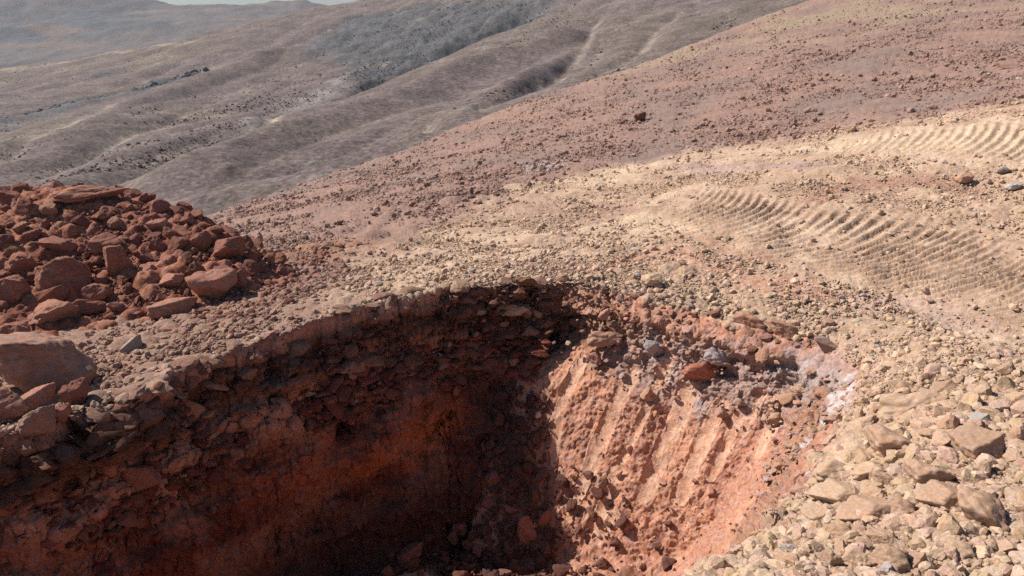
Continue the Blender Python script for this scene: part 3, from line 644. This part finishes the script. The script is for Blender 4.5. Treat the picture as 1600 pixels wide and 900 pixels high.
# red heap
hp = points(22000, box_gen(-10, -2.3, 6.6, 10.6), lambda a, b: heap_h(a, b) > base_h(a, b)+.01)
hs = scatter(hp, pareto(.024, .28, 1.9), tint([(.235,.097,.067),(.20,.079,.055),(.29,.14,.10),(.17,.067,.047)], [4, 3, 1.5, 1.5], .15), tilt=.5, sink=.27)
a_, b_ = split(hs, 260)
individuals([q for q in a_ if q[0][2] > -2.4], 'rock', 'small red rock on the upper half of the red heap', 'rock', 'small rocks high on the red heap')
individuals([q for q in a_ if q[0][2] <= -2.4], 'rock', 'small red rock on the lower half of the red heap', 'rock', 'small rocks low on the red heap')
b_ = b_+scatter(points(2600, line_gen(wpoly([(330,505),(400,455),(450,425),(530,395)]), .28), out_pit), pareto(.016, .11, 1.8), tint([(.27,.12,.082),(.32,.16,.11)], [2, 1], .15), keep=False, sink=.25)
mass('red_rubble', b_, 'fine red rubble lying all over the red heap', 'rubble')
# tan spoil by the pit
SP = [(0.95,2.4),(1.55,2.85),(1.9,3.2),(2.2,3.6),(2.45,4.0),(2.75,4.5)]
out_pit = lambda a, b: sdist(a, b, RIM) < .12
ts = scatter(points(15000, line_gen(SP, .30), out_pit), pareto(.013, .14, 2.0), tint([TB, TB2, TB*1.05, (.48,.31,.22)], [4, 3, 2, .6], .07), sink=.3, tilt=.5)
a_, b_ = split(ts, 230)
individuals(a_, 'clod', 'small tan clod heaped on the spoil beside the sunlit wall', 'clod', 'small clods of the tan spoil')
mass('tan_rubble', b_, 'fine tan crumbs between the clods of the spoil', 'rubble')
# graded tan soil: loose crumbs everywhere
is_tan = lambda a, b: (sdist(a, b, tan_poly) > -.2)
TRK = [wpoly([k[0] for k in t_]+[k[2] for k in t_[::-1]]) for t_ in (TR1, TR2)]
on_trk = lambda a, b: inside(a, b, TRK[0]) | inside(a, b, TRK[1])
tp = points(60000, fan_gen(2.6, 17, -.72, .72), lambda a, b: is_tan(a, b) & (sdist(a, b, RIM) < .05) & (~on_trk(a, b) | (RNG.random(len(a)) < .14)))
gs = scatter(tp, pareto(.015, .09, 2.6), tint([TAN2, TAN, (.46,.29,.21), (.40,.33,.28)], [6, 4, .8, .3], .08), keep=False, sink=.22)
a_, b_ = split(gs, 60)
individuals(a_, 'clod', 'loose clod lying on the graded tan soil round the pit', 'clod', 'loose clods on the graded soil')
mass('loose_soil_crumbs', b_, 'loose crumbs scattered over the graded tan soil', 'gravel')
# pink slope
def slope_ok(a, b):
    q = np.c_[a, b, np.zeros(len(a))]; dens = .42+.9*fbm(q*np.array([1, .6, 1]), .5, 4, 44)
    return (np.hypot(a, b) < np.interp(np.arctan2(a, b), _rid[:, 0], _rid[:, 1])+1) & ~is_tan(a, b) & (RNG.random(len(a)) < dens+.15)
ps = scatter(points(64000, fan_gen(9, 52, -.64, .64), slope_ok), pareto(.022, .15, 2.8), tint([PINK*1.15, PINK, (.25,.17,.135), (.40,.31,.255)], [6, 4, .6, .4], .09), keep=False, H=base_h, sink=.2)
a_, b_ = split(ps, 160)
individuals(a_, 'stone', 'stone lying on the pink slope above the graded soil', 'stone', 'stones on the pink slope')
mass('slope_gravel', b_, 'fine stones strewn over the pink slope', 'gravel')
# crumbs along the broken rim
rimc = scatter(points(3400, line_gen(RIM_L[2:]+RIM_R[1:4], .17), lambda a, b: np.abs(sdist(a, b, RIM)) < .4), pareto(.014, .12, 1.9), lambda p: np.where((sdist(p[:, 0], p[:, 1], RIM) > 0)[:, None], tint([CRUST*1.5, (.30,.17,.12)], [1, 1], .12)(p), tint([(.46,.31,.21), (.38,.24,.17), TAN], [2, 2, 1], .1)(p)), H=ground_h, sink=.3, keep=False, level=.4)
mass('rim_crumbs', rimc, 'crumbling brown edge fragments along the rim of the pit', 'rubble')
# strip between heap and pit
STRIP = np.array(hits([(60,600),(150,580),(260,535),(380,490),(470,450),(520,420)], base_h))[:, :2]
mass('strip_gravel', scatter(points(16000, line_gen(STRIP, .42), out_pit), pareto(.011, .085, 1.9), tint([(.34,.20,.145),(.31,.175,.125),(.37,.235,.165)], [3, 2, 1], .1), keep=False, sink=.28), 'fine brown stones on the strip between heap and pit', 'gravel')
# pit: plates of crust breaking out under the rim, stones lodged in the broken faces, crumbs
def lodged(lst, keepn):
    a, b = split(lst, keepn)
    for pos, dims, rot, c in a:
        o = put('stone', random.choice(MIDR), pos, dims, rot, c); o.parent = ground
    return b
drop_of = lambda a, b: base_h(a, b)-ground_h(a, b)
in_pit = lambda a, b: inside(a, b, RIM)
lw = lambda a, b: in_pit(a, b) & (seg_dist(a, b, RIM_L) < .7*seg_dist(a, b, RIM_R))
rw = lambda a, b: in_pit(a, b) & (seg_dist(a, b, RIM_L) > seg_dist(a, b, RIM_R))
def band(wl, lo, hi): return lambda a, b: wl(a, b) & (drop_of(a, b) > lo) & (drop_of(a, b) < hi)
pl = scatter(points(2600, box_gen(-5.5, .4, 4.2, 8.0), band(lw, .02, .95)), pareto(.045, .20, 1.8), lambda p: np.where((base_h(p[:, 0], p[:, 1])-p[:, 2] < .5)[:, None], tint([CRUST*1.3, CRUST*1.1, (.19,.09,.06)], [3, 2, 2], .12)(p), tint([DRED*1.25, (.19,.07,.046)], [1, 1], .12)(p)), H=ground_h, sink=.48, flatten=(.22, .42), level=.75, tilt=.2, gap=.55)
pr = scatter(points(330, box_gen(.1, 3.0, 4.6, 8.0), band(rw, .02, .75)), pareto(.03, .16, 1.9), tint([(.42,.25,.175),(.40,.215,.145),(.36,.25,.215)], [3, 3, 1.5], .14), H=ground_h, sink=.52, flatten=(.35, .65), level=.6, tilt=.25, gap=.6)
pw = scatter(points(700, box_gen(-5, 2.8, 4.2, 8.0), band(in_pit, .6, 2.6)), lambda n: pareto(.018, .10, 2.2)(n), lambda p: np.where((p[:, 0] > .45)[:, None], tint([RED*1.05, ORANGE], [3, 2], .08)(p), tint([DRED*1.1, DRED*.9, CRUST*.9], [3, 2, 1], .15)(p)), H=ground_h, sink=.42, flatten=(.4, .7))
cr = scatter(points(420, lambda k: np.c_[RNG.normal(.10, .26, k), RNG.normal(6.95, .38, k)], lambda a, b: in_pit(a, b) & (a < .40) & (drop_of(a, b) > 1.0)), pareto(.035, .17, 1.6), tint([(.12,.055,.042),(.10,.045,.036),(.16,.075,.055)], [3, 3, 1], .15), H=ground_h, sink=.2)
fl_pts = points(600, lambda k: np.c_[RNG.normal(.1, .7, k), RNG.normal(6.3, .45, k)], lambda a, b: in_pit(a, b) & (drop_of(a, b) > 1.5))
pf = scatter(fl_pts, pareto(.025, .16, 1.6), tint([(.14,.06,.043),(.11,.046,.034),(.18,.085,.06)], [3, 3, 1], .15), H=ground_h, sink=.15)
px_ = scatter(points(130, line_gen(RIM_L[4:], .07), lambda a, b: (sdist(a, b, RIM) > -.10) & (sdist(a, b, RIM) < .12)), pareto(.11, .30, 1.8), tint([(.26,.145,.10), (.22,.115,.078), (.32,.19,.13)], [2, 2, 1], .12), H=ground_h, sink=.42, flatten=(.3, .5), level=.85, tilt=.22, gap=.6)
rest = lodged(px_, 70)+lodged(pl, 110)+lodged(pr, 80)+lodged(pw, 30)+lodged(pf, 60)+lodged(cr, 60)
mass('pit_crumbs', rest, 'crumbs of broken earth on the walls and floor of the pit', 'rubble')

# far hillside: stones and boulders too small to tell apart
def hill_z(a, b): return mid_h(a, b)
def hill_ok(a, b):
    q = np.c_[a, b, np.zeros(len(a))]; dk = inside(a, b, DKP)
    return (np.hypot(a, b) < np.interp(np.arctan2(a, b), MR[:, 0], MR[:, 1])) & (RNG.random(len(a)) < .4+.5*fbm(q, .05, 3, 14)+.6*dk)
DKP = mpoly([(480,70),(560,25),(680,2),(880,2),(800,40),(700,76),(620,106),(570,128),(535,105)])
OUT = mpoly([(0,190),(100,165),(200,148),(260,132),(312,114)])
hq = points(34000, fan_gen(58, 235, -.62, .45), hill_ok)
hl = scatter(hq, pareto(.12, .42, 3.2), lambda p: np.where(inside(p[:, 0], p[:, 1], DKP)[:, None], tint([DK*1.1, DK*.8], [1, 1], .15)(p), tint([(.185,.14,.12), (.15,.115,.10), (.24,.19,.16)], [3, 1, 1.5], .12)(p)), keep=False, H=hill_z, sink=.15)
ho = scatter(points(1500, line_gen(OUT, 1.0), lambda a, b: a < 1e9), pareto(.3, 1.9, 1.8), tint([DK, DK*.75, (.17,.13,.11)], [2, 2, 1], .15), keep=False, H=hill_z, sink=.3)
mass('hillside_stones', hl+ho, 'dark stones strewn over the far hillside', 'gravel')

# ------------------------------------------------------------------ haze in the air over the valley
def haze(density):
    import bmesh
    me = bpy.data.meshes.new('haze'); bm = bmesh.new(); bmesh.ops.create_cube(bm, size=1)
    for v in bm.verts: v.co = Vector((v.co.x*1600, v.co.y*1600, -40 if v.co.z < 0 else 70))
    bm.to_mesh(me); bm.free(); o = bpy.data.objects.new('haze', me); COL.objects.link(o); o['kind'] = 'stuff'
    m = bpy.data.materials.new('haze'); m.use_nodes = True; N = m.node_tree.nodes; N.remove(N['Principled BSDF'])
    v = N.new('ShaderNodeVolumePrincipled'); v.inputs['Color'].default_value = (.80, .88, 1, 1); v.inputs['Density'].default_value = density; v.inputs['Anisotropy'].default_value = 0.2
    m.node_tree.links.new(v.outputs[0], N['Material Output'].inputs['Volume']); me.materials.append(m)
HAZE = 0.0003
if HAZE: haze(HAZE)
print('lowest', Vm2[:, 2].min(), V2[:, 2].min(), Vf[:, 2].min(), 'highest', Vm2[:, 2].max(), V2[:, 2].max(), Vf[:, 2].max())
